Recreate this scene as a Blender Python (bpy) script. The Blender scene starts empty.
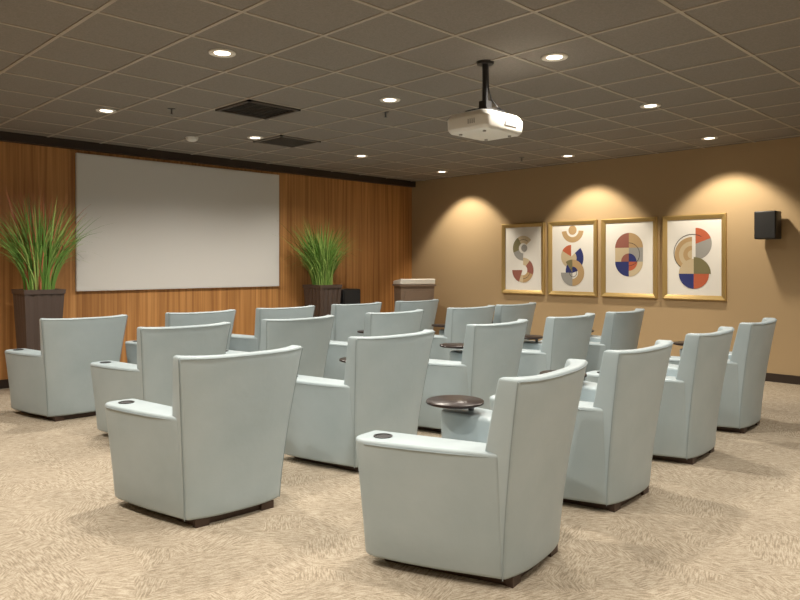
import bpy, bmesh, math, random
from mathutils import Vector, Matrix
random.seed(7)
scn = bpy.context.scene
W, D, H = 9.1, 8.8, 2.9
X0, Y0 = -1.6, -2.2

# ---------------------------------------------------------------- materials
def mat(name, col, rough=0.5, metal=0.0, spec=0.5):
    m = bpy.data.materials.new(name); m.use_nodes = True
    b = m.node_tree.nodes['Principled BSDF']
    b.inputs['Base Color'].default_value = (*col, 1)
    b.inputs['Roughness'].default_value = rough
    b.inputs['Metallic'].default_value = metal
    b.inputs['Specular IOR Level'].default_value = spec
    return m
class NT:
    def __init__(s, m): s.t = m.node_tree; s.b = s.t.nodes['Principled BSDF']
    def n(s, typ, **kw):
        nd = s.t.nodes.new(typ)
        for k, v in kw.items():
            if k.startswith('i_'):
                nd.inputs[k[2:].replace('_', ' ')].default_value = v
            else: setattr(nd, k, v)
        return nd
    def l(s, a, b): s.t.links.new(a, b)
    def mapped(s, scale, rot=(0,0,0), src=None):
        mp = s.n('ShaderNodeMapping')
        mp.inputs['Scale'].default_value = scale; mp.inputs['Rotation'].default_value = rot
        if src is None: src = s.n('ShaderNodeTexCoord').outputs['Object']
        s.l(src, mp.inputs['Vector']); return mp.outputs[0]
    def math(s, op, a, b):
        m = s.n('ShaderNodeMath', operation=op)
        for i, v in enumerate((a, b)):
            if hasattr(v, 'is_linked'): s.l(v, m.inputs[i])
            elif v is not None: m.inputs[i].default_value = v
        return m.outputs[0]
    def ramp(s, fac, stops):
        r = s.n('ShaderNodeValToRGB'); e = r.color_ramp.elements
        while len(e) < len(stops): e.new(0.5)
        for el, (p, c) in zip(e, stops): el.position = p; el.color = (*c, 1)
        s.l(fac, r.inputs[0]); return r.outputs[0]
    def mix(s, fac, a, b, mode='MIX'):
        m = s.n('ShaderNodeMix', data_type='RGBA', blend_type=mode)
        for inp, v in ((m.inputs[0], fac), (m.inputs[6], a), (m.inputs[7], b)):
            if hasattr(v, 'is_linked'): s.l(v, inp)
            else: inp.default_value = v
        return m.outputs[2]
    def bump(s, h, strength, dist=0.01):
        b = s.n('ShaderNodeBump'); b.inputs['Strength'].default_value = strength
        b.inputs['Distance'].default_value = dist
        s.l(h, b.inputs['Height']); s.l(b.outputs[0], s.b.inputs['Normal'])

# leather
leather = mat('leather_pale_blue', (0.42, 0.47, 0.46), 0.42)
nt = NT(leather)
nz = nt.n('ShaderNodeTexNoise', i_Scale=3.0, i_Detail=4.0); nt.l(nt.mapped((1,1,1)), nz.inputs['Vector'])
nt.l(nt.ramp(nz.outputs[0], [(0.3, (0.345,0.42,0.448)), (0.7, (0.40,0.472,0.50))]), nt.b.inputs['Base Color'])
vz = nt.n('ShaderNodeTexNoise', i_Scale=9.0, i_Detail=3.0); nt.l(nt.mapped((1,1,1)), vz.inputs['Vector'])
nt.bump(vz.outputs[0], 0.25, 0.01)
piping = mat('leather_piping', (0.27, 0.325, 0.345), 0.5)
darkwood = mat('dark_walnut', (0.05, 0.028, 0.02), 0.4)
tabletmat = mat('tablet_espresso', (0.022, 0.013, 0.011), 0.32, 0, 0.35)
blackp = mat('black_plastic', (0.012, 0.012, 0.013), 0.45)
gray_metal = mat('grey_metal', (0.12, 0.12, 0.12), 0.4, 0.8)
whitep = mat('white_plastic', (0.75, 0.74, 0.70), 0.4)
greyp = mat('grey_plastic', (0.30, 0.29, 0.28), 0.5)

# carpet: hatched patches at quantised angles
carpet = mat('carpet_woven', (0.5,0.4,0.3), 0.95, 0, 0.1)
nt = NT(carpet)
obj = nt.n('ShaderNodeTexCoord').outputs['Object']
vor = nt.n('ShaderNodeTexVoronoi', i_Scale=4.4); nt.l(obj, vor.inputs['Vector'])
sep = nt.n('ShaderNodeSeparateColor'); nt.l(vor.outputs['Color'], sep.inputs[0])
ang = nt.math('MULTIPLY', nt.math('FLOOR', nt.math('MULTIPLY', sep.outputs[0], 5.0), None), math.pi/5)
vr = nt.n('ShaderNodeVectorRotate', rotation_type='Z_AXIS'); nt.l(obj, vr.inputs['Vector']); nt.l(ang, vr.inputs['Angle'])
na = nt.n('ShaderNodeTexNoise', i_Scale=1.0, i_Detail=2.0, i_Roughness=0.6); nt.l(nt.mapped((125,15,1), src=vr.outputs[0]), na.inputs['Vector'])
fine = nt.n('ShaderNodeTexNoise', i_Scale=150.0, i_Detail=2.0); nt.l(obj, fine.inputs['Vector'])
wn = nt.n('ShaderNodeTexNoise', i_Scale=1.4, i_Detail=3.0); nt.l(obj, wn.inputs['Vector'])
pat = nt.mix(0.3, na.outputs[0], fine.outputs[0])
rc = nt.ramp(pat, [(0.40, (0.285,0.235,0.172)), (0.50, (0.40,0.342,0.262)), (0.60, (0.50,0.44,0.35))])
tone = nt.ramp(wn.outputs[0], [(0.3, (0.90,0.89,0.88)), (0.7, (1.0,1.0,1.0))])
nt.l(nt.mix(1.0, rc, tone, 'MULTIPLY'), nt.b.inputs['Base Color'])
nt.bump(pat, 0.3, 0.004)

# wood wall
wood = mat('wood_veneer', (0.4,0.2,0.07), 0.42)
nt = NT(wood)
n1 = nt.n('ShaderNodeTexNoise', i_Scale=1.0, i_Detail=4.0, i_Roughness=0.5); nt.l(nt.mapped((30,30,0.5)), n1.inputs['Vector'])
tc = nt.n('ShaderNodeTexCoord'); sx = nt.n('ShaderNodeSeparateXYZ'); nt.l(tc.outputs['Object'], sx.inputs[0])
ml = nt.n('ShaderNodeMath', operation='MULTIPLY'); ml.inputs[1].default_value = 7.5; nt.l(sx.outputs[0], ml.inputs[0])
fl = nt.n('ShaderNodeMath', operation='FLOOR'); nt.l(ml.outputs[0], fl.inputs[0])
wh = nt.n('ShaderNodeTexWhiteNoise', noise_dimensions='1D'); nt.l(fl.outputs[0], wh.inputs['W'])
c1 = nt.ramp(n1.outputs[0], [(0.30, (0.32,0.14,0.042)), (0.5, (0.47,0.225,0.072)), (0.70, (0.60,0.31,0.11))])
c2 = nt.ramp(wh.outputs[0], [(0.0, (0.88,0.86,0.84)), (1.0, (1.05,1.05,1.05))])
nt.l(nt.mix(1.0, c1, c2, 'MULTIPLY'), nt.b.inputs['Base Color'])

tan = mat('tan_paint', (0.45, 0.33, 0.192), 0.8, 0, 0.2)
nt = NT(tan); nz = nt.n('ShaderNodeTexNoise', i_Scale=120.0, i_Detail=2.0); nt.l(nt.mapped((1,1,1)), nz.inputs['Vector']); nt.bump(nz.outputs[0], 0.1, 0.002)
tile = mat('ceiling_tile', (0.15,0.125,0.10), 0.9, 0, 0.2)
nt = NT(tile); nz = nt.n('ShaderNodeTexNoise', i_Scale=90.0, i_Detail=3.0); nt.l(nt.mapped((1,1,1)), nz.inputs['Vector'])
nt.l(nt.ramp(nz.outputs[0], [(0.35,(0.225,0.205,0.18)),(0.65,(0.265,0.24,0.215))]), nt.b.inputs['Base Color']); nt.bump(nz.outputs[0], 0.2, 0.003)
tbar = mat('ceiling_grid_metal', (0.40,0.35,0.29), 0.5)
basem = mat('baseboard_dark', (0.03,0.018,0.012), 0.5)
screenm = mat('screen_fabric', (0.69,0.685,0.665), 0.85, 0, 0.2)
screenf = mat('screen_frame', (0.66,0.65,0.63), 0.5)

# ---------------------------------------------------------------- helpers
def link(o): scn.collection.objects.link(o); return o
def obj_from_bm(bm, name, mats, smooth=None):
    me = bpy.data.meshes.new(name); bm.to_mesh(me); bm.free()
    for m in mats: me.materials.append(m)
    if smooth is not None:
        me.polygons.foreach_set('use_smooth', [True]*len(me.polygons))
        me.set_sharp_from_angle(angle=math.radians(smooth))
    return link(bpy.data.objects.new(name, me))
def add_box(bm, lo, hi, mi=0, M=None):
    vs = [bm.verts.new((x,y,z)) for z in (lo[2],hi[2]) for y in (lo[1],hi[1]) for x in (lo[0],hi[0])]
    fs = [(0,2,3,1),(4,5,7,6),(0,1,5,4),(2,6,7,3),(0,4,6,2),(1,3,7,5)]
    out = [bm.faces.new([vs[i] for i in f]) for f in fs]
    for f in out: f.material_index = mi
    if M is not None:
        for v in vs: v.co = M @ v.co
    return vs
def box_obj(name, lo, hi, m):
    bm = bmesh.new(); c = [(a+b)/2 for a,b in zip(lo,hi)]
    add_box(bm, [a-b for a,b in zip(lo,c)], [a-b for a,b in zip(hi,c)])
    o = obj_from_bm(bm, name, [m]); o.location = c; return o
def loft(bm, rings, mi=0, cap=True):
    """rings: list of closed loops (same count) from bottom to top"""
    R = [[bm.verts.new(p) for p in r] for r in rings]; n = len(R[0])
    for a, b in zip(R[:-1], R[1:]):
        for i in range(n):
            f = bm.faces.new((a[i], a[(i+1)%n], b[(i+1)%n], b[i])); f.material_index = mi
    if cap:
        f = bm.faces.new(list(reversed(R[0]))); f.material_index = mi
        f = bm.faces.new(R[-1]); f.material_index = mi
def circle(cx, cy, z, r, n=24, ry=None):
    ry = ry or r
    return [(cx+r*math.cos(2*math.pi*i/n), cy+ry*math.sin(2*math.pi*i/n), z) for i in range(n)]
def merge_part(target, part, bevel=0.0, seg=3, subsurf=0, ang=35):
    bmesh.ops.recalc_face_normals(part, faces=part.faces)
    me = bpy.data.meshes.new('tmp'); part.to_mesh(me); part.free()
    o = link(bpy.data.objects.new('tmp', me))
    if bevel:
        b = o.modifiers.new('b','BEVEL'); b.width = bevel; b.segments = seg; b.limit_method='ANGLE'; b.angle_limit=math.radians(ang)
    dg = bpy.context.evaluated_depsgraph_get()
    ev = o.evaluated_get(dg); em = bpy.data.meshes.new_from_object(ev)
    target.from_mesh(em)
    bpy.data.objects.remove(o); bpy.data.meshes.remove(me); bpy.data.meshes.remove(em)
def tube(bm, pts, r, mi=0, n=8):
    pts = [Vector(p) for p in pts]; rings = []
    for i, p in enumerate(pts):
        t = (pts[min(i+1,len(pts)-1)] - pts[max(i-1,0)]).normalized()
        up = Vector((0,0,1)) if abs(t.z) < 0.9 else Vector((0,1,0))
        a = t.cross(up).normalized(); b = t.cross(a)
        rings.append([p + r*(a*math.cos(2*math.pi*k/n)+b*math.sin(2*math.pi*k/n)) for k in range(n)])
    loft(bm, rings, mi)

# ---------------------------------------------------------------- room
box_obj('floor', (X0-.1,Y0-.1,-0.1), (W+.1,D+.1,0), carpet)
box_obj('ceiling', (X0-.1,Y0-.1,H), (W+.1,D+.1,H+.1), tile)
box_obj('wall_front', (X0-.1,D,0), (W+.1,D+.1,H), wood)
box_obj('wall_right', (W,Y0-.1,0), (W+.1,D,H), tan)
box_obj('wall_left', (X0-.1,Y0-.1,0), (X0,D,H), tan)
box_obj('wall_back', (X0,Y0-.1,0), (W,Y0,H), tan)
box_obj('baseboard_right', (W-.015,Y0,0), (W,D,0.10), basem)
box_obj('baseboard_front', (X0,D-.015,0), (W-.015,D,0.10), basem)
box_obj('trim_1', (X0,D-.10,H-.10), (W,D,H), basem)
# ceiling grid
P = 0.61; CX, CY = 4.4, 4.5
def snap(x, y): return (CX+round((x-CX)/P)*P, CY+round((y-CY)/P)*P)
bm = bmesh.new()
k = -20
x = CX + P/2 - 20*P
while x < W:
    if x > X0: add_box(bm, (x-.012,Y0,H-.006), (x+.012,D-.10,H))
    x += P
y = CY + P/2 - 20*P
while y < D-.1:
    if y > Y0: add_box(bm, (X0,y-.012,H-.0055), (W,y+.012,H+.0))
    y += P
obj_from_bm(bm, 'trim_2', [tbar])

# ---------------------------------------------------------------- chair mesh
BH = 0.925; Z0 = 0.045; AH = 0.60; YF = 0.735
def build_chair():
    T = bmesh.new()
    # arms
    for sgn in (-1, 1):
        p = bmesh.new(); rings = []
        for z in (Z0, 0.2, 0.34, 0.48, AH-0.02, AH):
            f = (z-Z0)/(AH-Z0)
            e = 0.055*f**1.2
            yb, yf = 0.07, YF
            outer_b = -(0.288 + e*0.9); outer_f = -(0.43 + e)
            inner_b = -0.17; inner_f = -0.285
            yf2 = yf + 0.02*f
            pts = [(inner_b, yb), (outer_b, yb-0.02)]
            for t in (0.25,0.5,0.75):
                pts.append((outer_b+(outer_f-outer_b)*t - 0.016*math.sin(math.pi*t), yb+(yf2-0.09-yb)*t))
            pts.append((outer_f, yf2-0.09))
            cx, cy, r = outer_f+0.07, yf2-0.07, 0.07
            for a in (165,140,115,90): pts.append((cx+r*math.cos(math.radians(a)), cy+r*math.sin(math.radians(a))))
            cx2, r2 = inner_f-0.03, 0.03
            for a in (80,50,20,0): pts.append((cx2+r2*math.cos(math.radians(a)), yf2-r2+r2*math.sin(math.radians(a))))
            rings.append([(x*(-sgn), y_, z) for x, y_ in pts])
        loft(p, rings)
        merge_part(T, p, 0.018, 4, ang=50)
    # back slab
    NS, NV = 17, 12
    def outer(s, v):
        z = Z0 + (BH-Z0)*v
        hw = 0.292 + 0.086*(v**1.25)
        yy = -0.115*(v**1.4) + 0.05*abs(s)**2.8
        zz = z + (0.008*abs(s)**3)*v**6
        return Vector((s*hw, yy, zz))
    def inner(s, v):
        z = Z0 + (BH-Z0)*v
        hw = 0.285 + 0.084*(v**1.25)
        th = 0.15 - 0.085*v
        yy = -0.115*(v**1.4) + 0.05*abs(s)**2.8 + th + 0.045*abs(s)**4
        zz = z + (0.008*abs(s)**3)*v**6
        return Vector((s*hw, yy, zz))
    p = bmesh.new(); rings = []
    S = [-1+2*i/(NS-1) for i in range(NS)]
    for j in range(NV+1):
        v = j/NV
        rings.append([outer(s, v) for s in S] + [inner(s, v) for s in reversed(S)])
    loft(p, rings, cap=False)
    p.verts.ensure_lookup_table(); n = 2*NS
    for base_i in (0, NV*n):
        for i in range(NS-1):
            p.faces.new([p.verts[base_i+k] for k in (i, i+1, n-2-i, n-1-i)])
    merge_part(T, p, 0.018, 4, ang=50)
    # seat + apron
    p = bmesh.new()
    rings = [[(-hw,yb,z),(hw,yb,z),(hw2,yf,z),(-hw2,yf,z)] for hw,hw2,yb,yf,z in
             ((.2,.29,.1,YF-.03,Z0),(.2,.29,.1,YF-.02,.30))]
    loft(p, rings); merge_part(T, p, 0.01, 2)
    p = bmesh.new()
    rings = [[(-hw,yb,z),(hw,yb,z),(hw2,yf,z),(-hw2,yf,z)] for hw,hw2,yb,yf,z in
             ((.19,.27,.1,YF-.01,.305),(.2,.285,.1,YF+.01,.37),(.19,.27,.1,YF-.01,.45))]
    loft(p, rings); merge_part(T, p, 0.025, 4, ang=60)
    # piping seams along outer back perimeter
    p = bmesh.new()
    pts = []
    for j in range(0, NV+1): pts.append(outer(-1, j/NV)*1.0 + Vector((-0.0005, 0.007, 0)))
    pts[-1].z -= 0.012
    top = [outer(s, 1) + Vector((0, 0.001, 0.0)) for s in S]
    tp = [Vector((v.x*0.99, v.y-0.0005, v.z-0.013)) for v in top]
    tube(p, pts, 0.0025, 1, 6)
    tube(p, [Vector((-q.x, q.y, q.z)) for q in pts], 0.0025, 1, 6)
    tube(p, tp, 0.0022, 1, 6)
    for sgn in (-1, 1):   # arm top welt
        q = []
        for t in [i/8 for i in range(9)]:
            xo = -(0.288+.0495) + (-(0.43+.055) + (0.288+.0495))*t - 0.016*math.sin(math.pi*t)
            q.append(Vector(((xo-0.0005)*-sgn, 0.07+(YF-.07-0.07)*t, AH-0.019)))
        tube(p, q, 0.0022, 1, 6)
    merge_part(T, p)
    # plinth (dark wood)
    p = bmesh.new()
    def pl(k, z): return [(-.25*k,.05,z),(.25*k,.05,z),(.37*k,YF-.08,z),(.30*k,YF-.04,z),(-.30*k,YF-.04,z),(-.37*k,YF-.08,z)]
    loft(p, [pl(.93,0), pl(.96,Z0+.001)], 2); merge_part(T, p, 0.008, 2)
    p = bmesh.new()
    for sx_ in (-1,1):
        loft(p, [[(sx_*.20-.04,.035,z),(sx_*.20+.04,.035,z),(sx_*.20+.04,.07,z),(sx_*.20-.04,.07,z)] for z in (0,Z0)], 2)
    merge_part(T, p)
    # cup holder on left arm
    p = bmesh.new()
    cx, cy = -0.38, YF-.10
    loft(p, [circle(cx,cy,AH-.002,.043), circle(cx,cy,AH+.004,.045), circle(cx,cy,AH+.005,.036), circle(cx,cy,AH+.001,.034)], 3, cap=False)
    v = [p.verts.new(q) for q in circle(cx,cy,AH+.0012,.0345)]; f = p.faces.new(v); f.material_index = 3
    merge_part(T, p)
    # tablet: post from right arm + round top
    p = bmesh.new()
    tx, ty = 0.27, 0.64
    tube(p, [(0.375,0.60,AH-.01),(0.375,0.60,0.648)], 0.016, 4, 12)
    tube(p, [(0.375,0.60,0.638),(tx,ty,0.638)], 0.012, 4, 8)
    loft(p, [circle(tx,ty,0.648,.145,40), circle(tx,ty,0.653,.157,40), circle(tx,ty,0.664,.157,40), circle(tx,ty,0.667,.153,40)], 5)
    merge_part(T, p)
    me = bpy.data.meshes.new('club_chair')
    T.to_mesh(me); T.free()
    for m in (leather, piping, darkwood, blackp, gray_metal, tabletmat): me.materials.append(m)
    me.polygons.foreach_set('use_smooth', [True]*len(me.polygons))
    me.set_sharp_from_angle(angle=math.radians(42))
    return me
chair_me = build_chair()
chairs = [ # back-centre x, y, rot deg
 (2.73,1.80,9),(3.90,1.92,3),(5.16,2.00,4),(6.37,2.07,4),
 (2.10,3.35,-3),(3.38,3.46,0),(4.68,3.54,2),(5.80,3.53,2),(6.81,3.50,4),
 (2.71,5.12,-2),(3.82,5.12,0),(5.02,5.10,0),(6.20,5.06,0),(7.06,5.06,2),
 (2.48,6.56,-2),(3.62,6.50,0),(4.67,6.50,0),(5.72,6.48,0),(6.80,6.48,0)]
for i,(x,y,r) in enumerate(chairs):
    o = link(bpy.data.objects.new('club_chair', chair_me)); o.location = (x,y,0); o.rotation_euler = (0,0,math.radians(r))

# ---------------------------------------------------------------- screen
bm = bmesh.new()
sx0,sx1,sz0,sz1 = 3.22,6.18,1.08,2.76
p = bmesh.new(); add_box(p, (sx0,D-.045,sz0), (sx1,D-.001,sz1), 1); merge_part(bm, p, 0.006, 2)
add_box(bm, (sx0+.02,D-.047,sz0+.02), (sx1-.02,D-.044,sz1-.02), 0)
obj_from_bm(bm, 'projection_screen', [screenm, screenf])

# ---------------------------------------------------------------- framed art
gold = mat('gold_frame', (0.52,0.37,0.15), 0.35, 0.5)
paper = mat('paper_white', (0.80,0.79,0.76), 0.8)
cols = {'tan':(0.48,0.33,0.17),'navy':(0.025,0.035,0.17),'rust':(0.50,0.12,0.055),'olive':(0.20,0.18,0.09),
        'grey':(0.33,0.33,0.32),'char':(0.05,0.045,0.045),'cream':(0.58,0.48,0.32),'rose':(0.30,0.11,0.085)}
ckeys = list(cols); cmats = [mat('ink_'+k, cols[k], 0.8) for k in ckeys]
def RS(r0, r1, a0, a1, cx, cy, n=28):
    A = [math.radians(a0+(a1-a0)*i/n) for i in range(n+1)]
    out = [(cx+r1*math.cos(a), cy+r1*math.sin(a)) for a in A]
    if r0 > 0: out += [(cx+r0*math.cos(a), cy+r0*math.sin(a)) for a in reversed(A)]
    elif abs(a1-a0) < 359: out.append((cx,cy))
    return out
arts = [
 [('cream',RS(.07,.17,40,270,0,.16)),('olive',RS(.07,.17,120,200,0,.16)),('grey',RS(.07,.17,200,270,0,.16)),('char',RS(.115,.121,50,120,0,.16)),
  ('cream',RS(.07,.17,-140,90,0,-.14)),('rose',RS(.07,.17,-20,50,0,-.14)),('rose',RS(0,.17,180,250,-.01,-.14)),
  ('tan',RS(.07,.17,-90,-20,0,-.14)),('char',RS(.115,.121,-20,-90,0,-.14)),('grey',RS(.0,.05,0,360,.02,.16))],
 [('tan',RS(.09,.16,185,355,0,.38)),('tan',RS(0,.06,0,360,0,.38)),
  ('cream',RS(0,.15,90,270,-.02,.04)),('rust',RS(0,.15,90,150,-.02,.04)),
  ('navy',RS(0,.20,-60,40,-.04,.02)),('cream',RS(0,.10,-60,40,-.04,.02)),
  ('navy',RS(0,.16,110,200,.06,-.15)),('tan',RS(.08,.17,-90,90,.0,-.17)),('grey',RS(0,.17,180,270,0,-.17)),('olive',RS(0,.17,90,125,.0,-.17)),('char',RS(.05,.056,0,360,0.01,-.17))],
 [('rose',RS(0,.18,90,180,0,.14)),('tan',RS(0,.18,0,90,0,.14)),('cream',[(-.18,.14),(-.18,-.03),(0,-.03),(0,.14)]),
  ('grey',[(0,.14),(0,-.03),(.18,-.03),(.18,.14)]),('navy',RS(0,.18,180,270,0,-.03)),('cream',RS(0,.18,-90,0,0,-.03)),
  ('rust',RS(0,.11,-90,0,0,-.03)),('rose',RS(0,.10,90,180,0,-.03)),('navy',RS(0,.10,0,90,0,-.03)),('char',RS(.135,.141,-90,90,0,.06))],
 [('cream',RS(0,.20,90,270,-.02,.05)),('tan',RS(.15,.20,90,270,-.02,.05)),('tan',RS(.05,.10,90,270,-.02,.05)),('grey',RS(0,.18,-90,90,0.02,.17)),
  ('rust',RS(0,.18,20,90,.02,.17)),('char',RS(.205,.212,60,270,-.02,.07)),('olive',RS(0,.19,0,90,0,-.17)),('cream',RS(0,.17,90,180,0,-.17)),
  ('rust',RS(0,.17,-90,0,0,-.17)),('navy',RS(0,.17,180,270,0,-.17))]]
for (yc, wd), art in zip(((6.37,.80),(5.495,.81),(4.61,.82),(3.715,.82)), arts):
    zc, ht = 1.50, 1.10; fw, fd = 0.06, 0.045
    bm = bmesh.new()
    # local: u right (= -y), v up, n toward room (= -x)
    def P3(u, v, n): return Vector((-n, -u, v))
    def quadbox(u0,u1,v0,v1,n0,n1,mi):
        vs = [bm.verts.new(P3(u,v,n)) for n in (n0,n1) for v in (v0,v1) for u in (u0,u1)]
        for f in ((0,2,3,1),(4,5,7,6),(0,1,5,4),(2,6,7,3),(0,4,6,2),(1,3,7,5)):
            ff = bm.faces.new([vs[i] for i in f]); ff.material_index = mi
    a, b = wd/2, ht/2
    # mitred, sloped frame
    prof = [(0,0.001),(0,fd*.8),(.012,fd),(fw*.6,fd*.75),(fw,fd*.45),(fw,0.001)]
    loops = [[bm.verts.new(P3(su*(a-o), sv*(b-o), n)) for su,sv in ((-1,-1),(1,-1),(1,1),(-1,1))] for o,n in prof]
    for l1,l2 in zip(loops, loops[1:]+loops[:1]):
        for i in range(4):
            f = bm.faces.new((l1[i],l1[(i+1)%4],l2[(i+1)%4],l2[i])); f.material_index = 0
    quadbox(-a+fw*.9,a-fw*.9,-b+fw*.9,b-fw*.9,0.001,0.010,1)
    bmesh.ops.recalc_face_normals(bm, faces=bm.faces)
    for li,(ck,poly) in enumerate(art):
        sc = 1.14
        f = bm.faces.new([bm.verts.new(P3(u*sc, v*sc-0.02, 0.0108+0.0004*li)) for u,v in poly]); f.material_index = 2+ckeys.index(ck)
    o = obj_from_bm(bm, 'framed_abstract_art', [gold, paper]+cmats); o.location = (W, yc, zc)

# ---------------------------------------------------------------- wall speaker
bm = bmesh.new()
p = bmesh.new(); add_box(p, (-.27,-.12,-.165), (-.06,.12,.165), 0); merge_part(bm, p, 0.012, 3)
add_box(bm, (-.276,-.108,-.15), (-.268,.108,.15), 1)
add_box(bm, (-.07,-.03,-.05), (-.002,.03,.05), 0)
grille = mat('speaker_grille', (0.02,0.02,0.021), 0.9)
o = obj_from_bm(bm, 'wall_speaker', [blackp, grille], 40); o.location = (W,2.78,1.87); 

# ---------------------------------------------------------------- planters
leafA = mat('grass_leaf', (0.12,0.26,0.04), 0.5); leafB = mat('grass_leaf_light', (0.30,0.44,0.11), 0.5); leafR = mat('grass_leaf_red', (0.42,0.14,0.06), 0.5)
pot = mat('planter_bronze', (0.085,0.06,0.05), 0.45); soil = mat('soil', (0.03,0.02,0.012), 0.95)
def planter(x, y, red, h=1.10, gh=1.0):
    root = link(bpy.data.objects.new('potted_grass', None)); root.location = (x,y,0)
    bm = bmesh.new()
    def sq(r, z):
        out = []
        n = 9
        cs = [(-1,-1),(1,-1),(1,1),(-1,1)]
        for k in range(4):
            a, b = Vector(cs[k]), Vector(cs[(k+1)%4])
            nrm = Vector(((a+b)/2)).normalized()
            for i in range(n):
                q = a.lerp(b, i/n)*r
                if 0 < i < n and i%2 == 0: q -= nrm*0.012
                out.append((q.x,q.y,z))
        return out
    def sqp(r, z): return [(q[0],q[1],z) for q in [tuple(Vector(c)*r)+(0,) for c in ((-1,-1),(1,-1),(1,1),(-1,1))]]
    loft(bm, [sq(.15,0.0), sq(.205,h-.05)], 0)
    loft(bm, [sqp(.213,h-.05), sqp(.217,h), sqp(.185,h), sqp(.183,h-.03)], 0)
    add_box(bm, (-.183,-.183,h-.045),(.183,.183,h-.029),1)
    bmesh.ops.recalc_face_normals(bm, faces=bm.faces)
    o = obj_from_bm(bm, 'planter_pot', [pot, soil]); o.parent = root
    bm = bmesh.new()
    for i in range(560):
        a = random.uniform(0, 2*math.pi); r0 = random.uniform(0,.15)
        base = Vector((r0*math.cos(a), r0*math.sin(a), h-.03))
        L = random.uniform(.55,1.08)*gh; a2 = a + random.uniform(-.9,.9)
        spread = random.uniform(.08,.75); w = random.uniform(.005,.010)
        dirv = Vector((math.cos(a2), math.sin(a2)*.5, 0)); side = Vector((-dirv.y, dirv.x, 0)).normalized()
        if random.random() < .5: side = Vector((1,0,0))
        droop = random.uniform(0.1,1.0)*spread
        mi = random.choice((0,0,1)); 
        if red and random.random() < .16: mi = 2; L *= 1.12; spread *= .5; droop *= .3
        prev = None; n = 8
        for k in range(n+1):
            t = k/n
            pos = base + dirv*(spread*t**1.6)*L + Vector((0,0,L*(t - droop*t**3)))
            if y + pos.y > D-.02: pos.y = D-.02-y - random.uniform(0,.01)
            if y + pos.y > D-.06 and 3.1 < x+pos.x < 6.3 : pos.y = D-.06-y
            ww = w*(1-t**2)+.0008
            cur = (bm.verts.new(pos-side*ww), bm.verts.new(pos+side*ww))
            if prev:
                f = bm.faces.new((prev[0],prev[1],cur[1],cur[0])); f.material_index = mi
            prev = cur
    o = obj_from_bm(bm, 'grass_blades', [leafA, leafB, leafR]); o.parent = root
planter(2.68, 8.40, True, 1.13, 1.06)
planter(6.74, 8.42, False, 1.10, 1.03)

# floor standing speaker
bm = bmesh.new()
p = bmesh.new(); add_box(p, (-.18,-.16,.03), (.18,.16,1.02), 0); merge_part(bm, p, 0.012, 3)
add_box(bm, (-.165,-.172,.12), (.165,-.158,1.0), 1); add_box(bm, (-.2,-.18,0), (.2,.18,.03), 0)
o = obj_from_bm(bm, 'floor_speaker', [blackp, grille], 40); o.location = (7.27,8.5,0)

# lectern
lw = mat('lectern_wood', (0.25,0.18,0.13), 0.5)
ltop = mat('lectern_top', (0.80,0.77,0.70), 0.5)
bm = bmesh.new()
add_box(bm, (-.30,-.24,0), (.30,.24,.06), 0)
loft(bm, [[(-.26,-.2,.06),(.26,-.2,.06),(.26,.2,.06),(-.26,.2,.06)], [(-.28,-.22,1.08),(.28,-.22,1.08),(.28,.22,1.08),(-.28,.22,1.08)]], 0)
add_box(bm, (-.22,.205,.14), (.22,.235,.98), 0)
add_box(bm, (-.22,-.228,.14), (.22,-.20,.98), 0)
p = bmesh.new()
loft(p, [[(-.29,-.24,1.08),(.29,-.24,1.08),(.29,.24,1.09),(-.29,.24,1.09)], [(-.29,-.24,1.14),(.29,-.24,1.14),(.29,.24,1.18),(-.29,.24,1.18)]], 1)
merge_part(bm, p, .015, 3)
add_box(bm, (-.30,-.25,1.06), (.30,.25,1.085), 0)
bmesh.ops.recalc_face_normals(bm, faces=bm.faces)
o = obj_from_bm(bm, 'lectern', [lw, ltop]); o.location = (8.22,7.9,0); o.rotation_euler = (0,0,math.radians(150))

# ---------------------------------------------------------------- projector
bm = bmesh.new()
p = bmesh.new()
def rr(a, b, r, z, n=6, f=0.0):
    out = []
    for cx, cy, s in ((a-r,b-r,0),(-a+r,b-r,90),(-a+r,-b+r,180),(a-r,-b+r,270)):
        for i in range(n+1):
            t = math.radians(s+90*i/n); out.append((cx+r*math.cos(t), cy+r*math.sin(t) + f, z))
    return out
loft(p, [rr(.215,.175,.05,-.08), rr(.235,.192,.06,-.055), rr(.238,.195,.06,.02), rr(.21,.17,.06,.06), rr(.15,.11,.05,.072)], 0)
merge_part(bm, p, 0.006, 2)
for i in range(4): add_box(bm, (-.2395,-.09+.018*i,-.035), (-.234,-.084+.018*i,.0), 1)
add_box(bm, (-.02,-.198,-.035), (.12,-.192,-.005), 1)
for sx_,sy_ in ((-.15,-.11),(.15,-.11),(-.15,.11),(.15,.11)):
    loft(bm, [circle(sx_,sy_,-.09,.012,12), circle(sx_,sy_,-.07,.014,12)], 1)
# lens
R = Matrix.Translation((.10,.185,-.01)) @ Matrix.Rotation(math.radians(-90),4,'X')
q = bmesh.new(); loft(q, [circle(0,0,0,.05), circle(0,0,.03,.048), circle(0,0,.03,.036), circle(0,0,.01,.034)], 2); bmesh.ops.transform(q, matrix=R, verts=q.verts); merge_part(bm, q)
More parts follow.
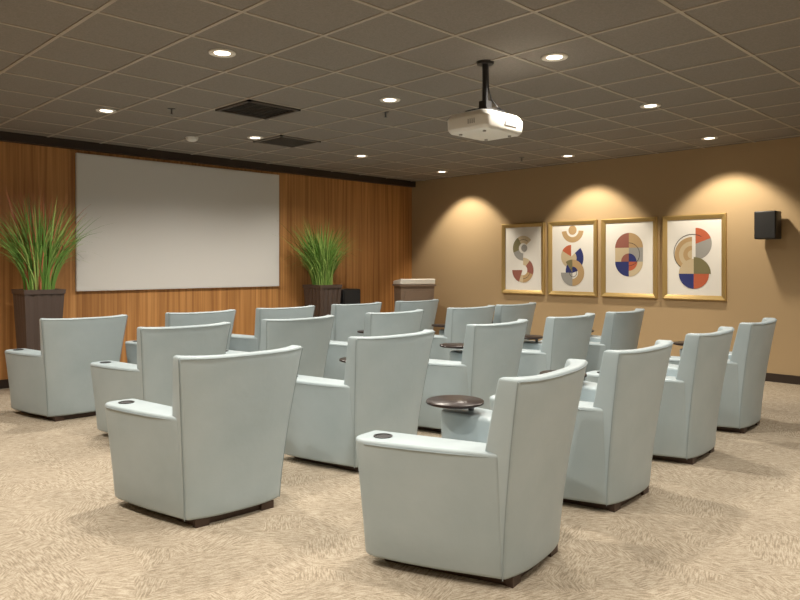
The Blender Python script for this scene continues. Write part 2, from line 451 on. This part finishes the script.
# mount
add_box(bm, (-.11,-.10,.085), (.11,.10,.097), 2)
for sx_,sy_ in ((-.09,-.08),(.09,-.08),(-.09,.08),(.09,.08)): tube(bm, [(sx_,sy_,.05),(sx_,sy_,.09)], .008, 2)
p = bmesh.new(); add_box(p, (-.035,-.035,.097), (.035,.035,.17), 2); merge_part(bm, p, 0.004, 1)
HZ = 2.44
tube(bm, [(0,0,.15),(0,0,H-HZ-.008)], .022, 2, 16)
loft(bm, [circle(0,0,H-HZ-.02,.06), circle(0,0,H-HZ-.001,.065)], 2)
tube(bm, [(.03,0,H-HZ-.002),(.05,.01,.28),(.10,.02,.20),(.13,-.02,.14),(.11,-.08,.10),(.08,-.14,.045)], .006, 2, 6)
o = obj_from_bm(bm, 'ceiling_projector', [whitep, greyp, blackp], 40); o.location = (4.10,3.21,HZ)

# ---------------------------------------------------------------- ceiling fittings
glow = bpy.data.materials.new('lamp_glow'); glow.use_nodes = True
b = glow.node_tree.nodes['Principled BSDF']; b.inputs['Base Color'].default_value=(1,.9,.75,1)
b.inputs['Emission Color'].default_value=(1,.88,.70,1); b.inputs['Emission Strength'].default_value=6
trimw = mat('downlight_trim', (0.75,0.72,0.66), 0.35)
def dl_mesh():
    bm = bmesh.new()
    loft(bm, [circle(0,0,0,.095,32), circle(0,0,-.008,.092,32), circle(0,0,-.008,.07,32), circle(0,0,.0-.002,.055,32)], 0, cap=False)
    f = bm.faces.new([bm.verts.new(q) for q in circle(0,0,-.003,.056,32)]); f.material_index = 1
    me = bpy.data.meshes.new('recessed_downlight'); bm.to_mesh(me); bm.free()
    me.materials.append(trimw); me.materials.append(glow); return me
dlm = dl_mesh()
def downlight(x, y, power=130, aim=None, size=150, blend=.7):
    o = link(bpy.data.objects.new('recessed_downlight', dlm)); o.location = (x,y,H-.006)
    L = bpy.data.lights.new('downlight_lamp','SPOT'); L.energy = power; L.color = (1,.92,.81)
    L.spot_size = math.radians(size); L.spot_blend = blend; L.shadow_soft_size = .07
    lo = link(bpy.data.objects.new('lamp', L)); lo.parent = o; lo.location = (0,0,-.03)
    if aim is not None:
        L.color = (1,.88,.70)
        d = Vector(aim) - Vector((x,y,H-.03)); lo.rotation_euler = d.to_track_quat('-Z','Y').to_euler()
pts = [(2.6,4.37,140),(4.34,2.77,140),(4.41,4.54,140),(6.3,2.98,140),(2.78,6.8,140),(4.6,7.0,140),(6.4,7.15,140),(6.3,5.0,130),
       (2.6,2.4,110),(.9,1.0,140),(2.6,.6,85),(.7,2.9,165),(.7,4.8,150),(.7,6.9,130),(4.4,.6,85),(6.3,.9,100),(-.6,-.8,110),(2.6,-1.2,90),(5.0,-1.2,80)]  # this row: out-of-view downlights added as fill for chairs and room
for q in pts: downlight(*q)
for yy in (7.45,5.15,3.25): downlight(8.40, yy, 135, (W, yy, 1.25), 88, .4)
# smoke detector / sprinkler / vents
bm = bmesh.new(); loft(bm, [circle(0,0,-.045,.04), circle(0,0,-.03,.065), circle(0,0,0,.075)], 0)
bmesh.ops.recalc_face_normals(bm, faces=bm.faces)
o = obj_from_bm(bm, 'smoke_detector', [whitep], 30); o.location = (4.09,7.55,H-.001)
for x,y in ((4.75,4.95),(8.1,5.7),(3.2,6.3)):
    bm = bmesh.new(); loft(bm, [circle(0,0,-.006,.035), circle(0,0,0,.037)], 0); tube(bm, [(0,0,-.005),(0,0,-.05)], .007, 0, 8); loft(bm, [circle(0,0,-.053,.018,12), circle(0,0,-.05,.018,12)],0)
    bmesh.ops.recalc_face_normals(bm, faces=bm.faces)
    o = obj_from_bm(bm, 'fire_sprinkler', [gray_metal], 30); o.location = (x,y,H-.001)
ventm = mat('vent_dark', (0.07,0.058,0.048), 0.6); ventl = mat('vent_brown', (0.17,0.15,0.13), 0.6)
for x,y,vm in ((3.84,5.62,ventm),(5.17,7.0,ventl)):
    x,y = snap(x,y); bm = bmesh.new()
    s = .29
    for lo,hi in (((-s,-s,-.02),(s,-s+.03,0)),((-s,s-.03,-.02),(s,s,0)),((-s,-s,-.02),(-s+.03,s,0)),((s-.03,-s,-.02),(s,s,0))): add_box(bm, lo, hi)
    for i in range(9):
        yy = -s+.06+i*.058
        add_box(bm, (-s+.03,-.022,-.002),(s-.03,.022,.002),0, Matrix.Translation((0,yy,-.010))@Matrix.Rotation(.35,4,'X'))
    o = obj_from_bm(bm, 'ceiling_vent', [vm]); o.location = (x,y,H-.001)

# ---------------------------------------------------------------- world + camera
w = bpy.data.worlds.new('World'); scn.world = w; w.use_nodes = True
w.node_tree.nodes['Background'].inputs[0].default_value = (.9,.85,.8,1); w.node_tree.nodes['Background'].inputs[1].default_value = .2
cam = bpy.data.cameras.new('camera'); co = link(bpy.data.objects.new('camera', cam)); scn.camera = co
co.location = (0,0,1.4); co.rotation_euler = (math.radians(90),0,math.radians(-45))
cam.sensor_width = 36; cam.lens = 36*700/800; cam.shift_y = -35/800
scn.view_settings.view_transform = 'Standard'
scn.view_settings.exposure = 0.08
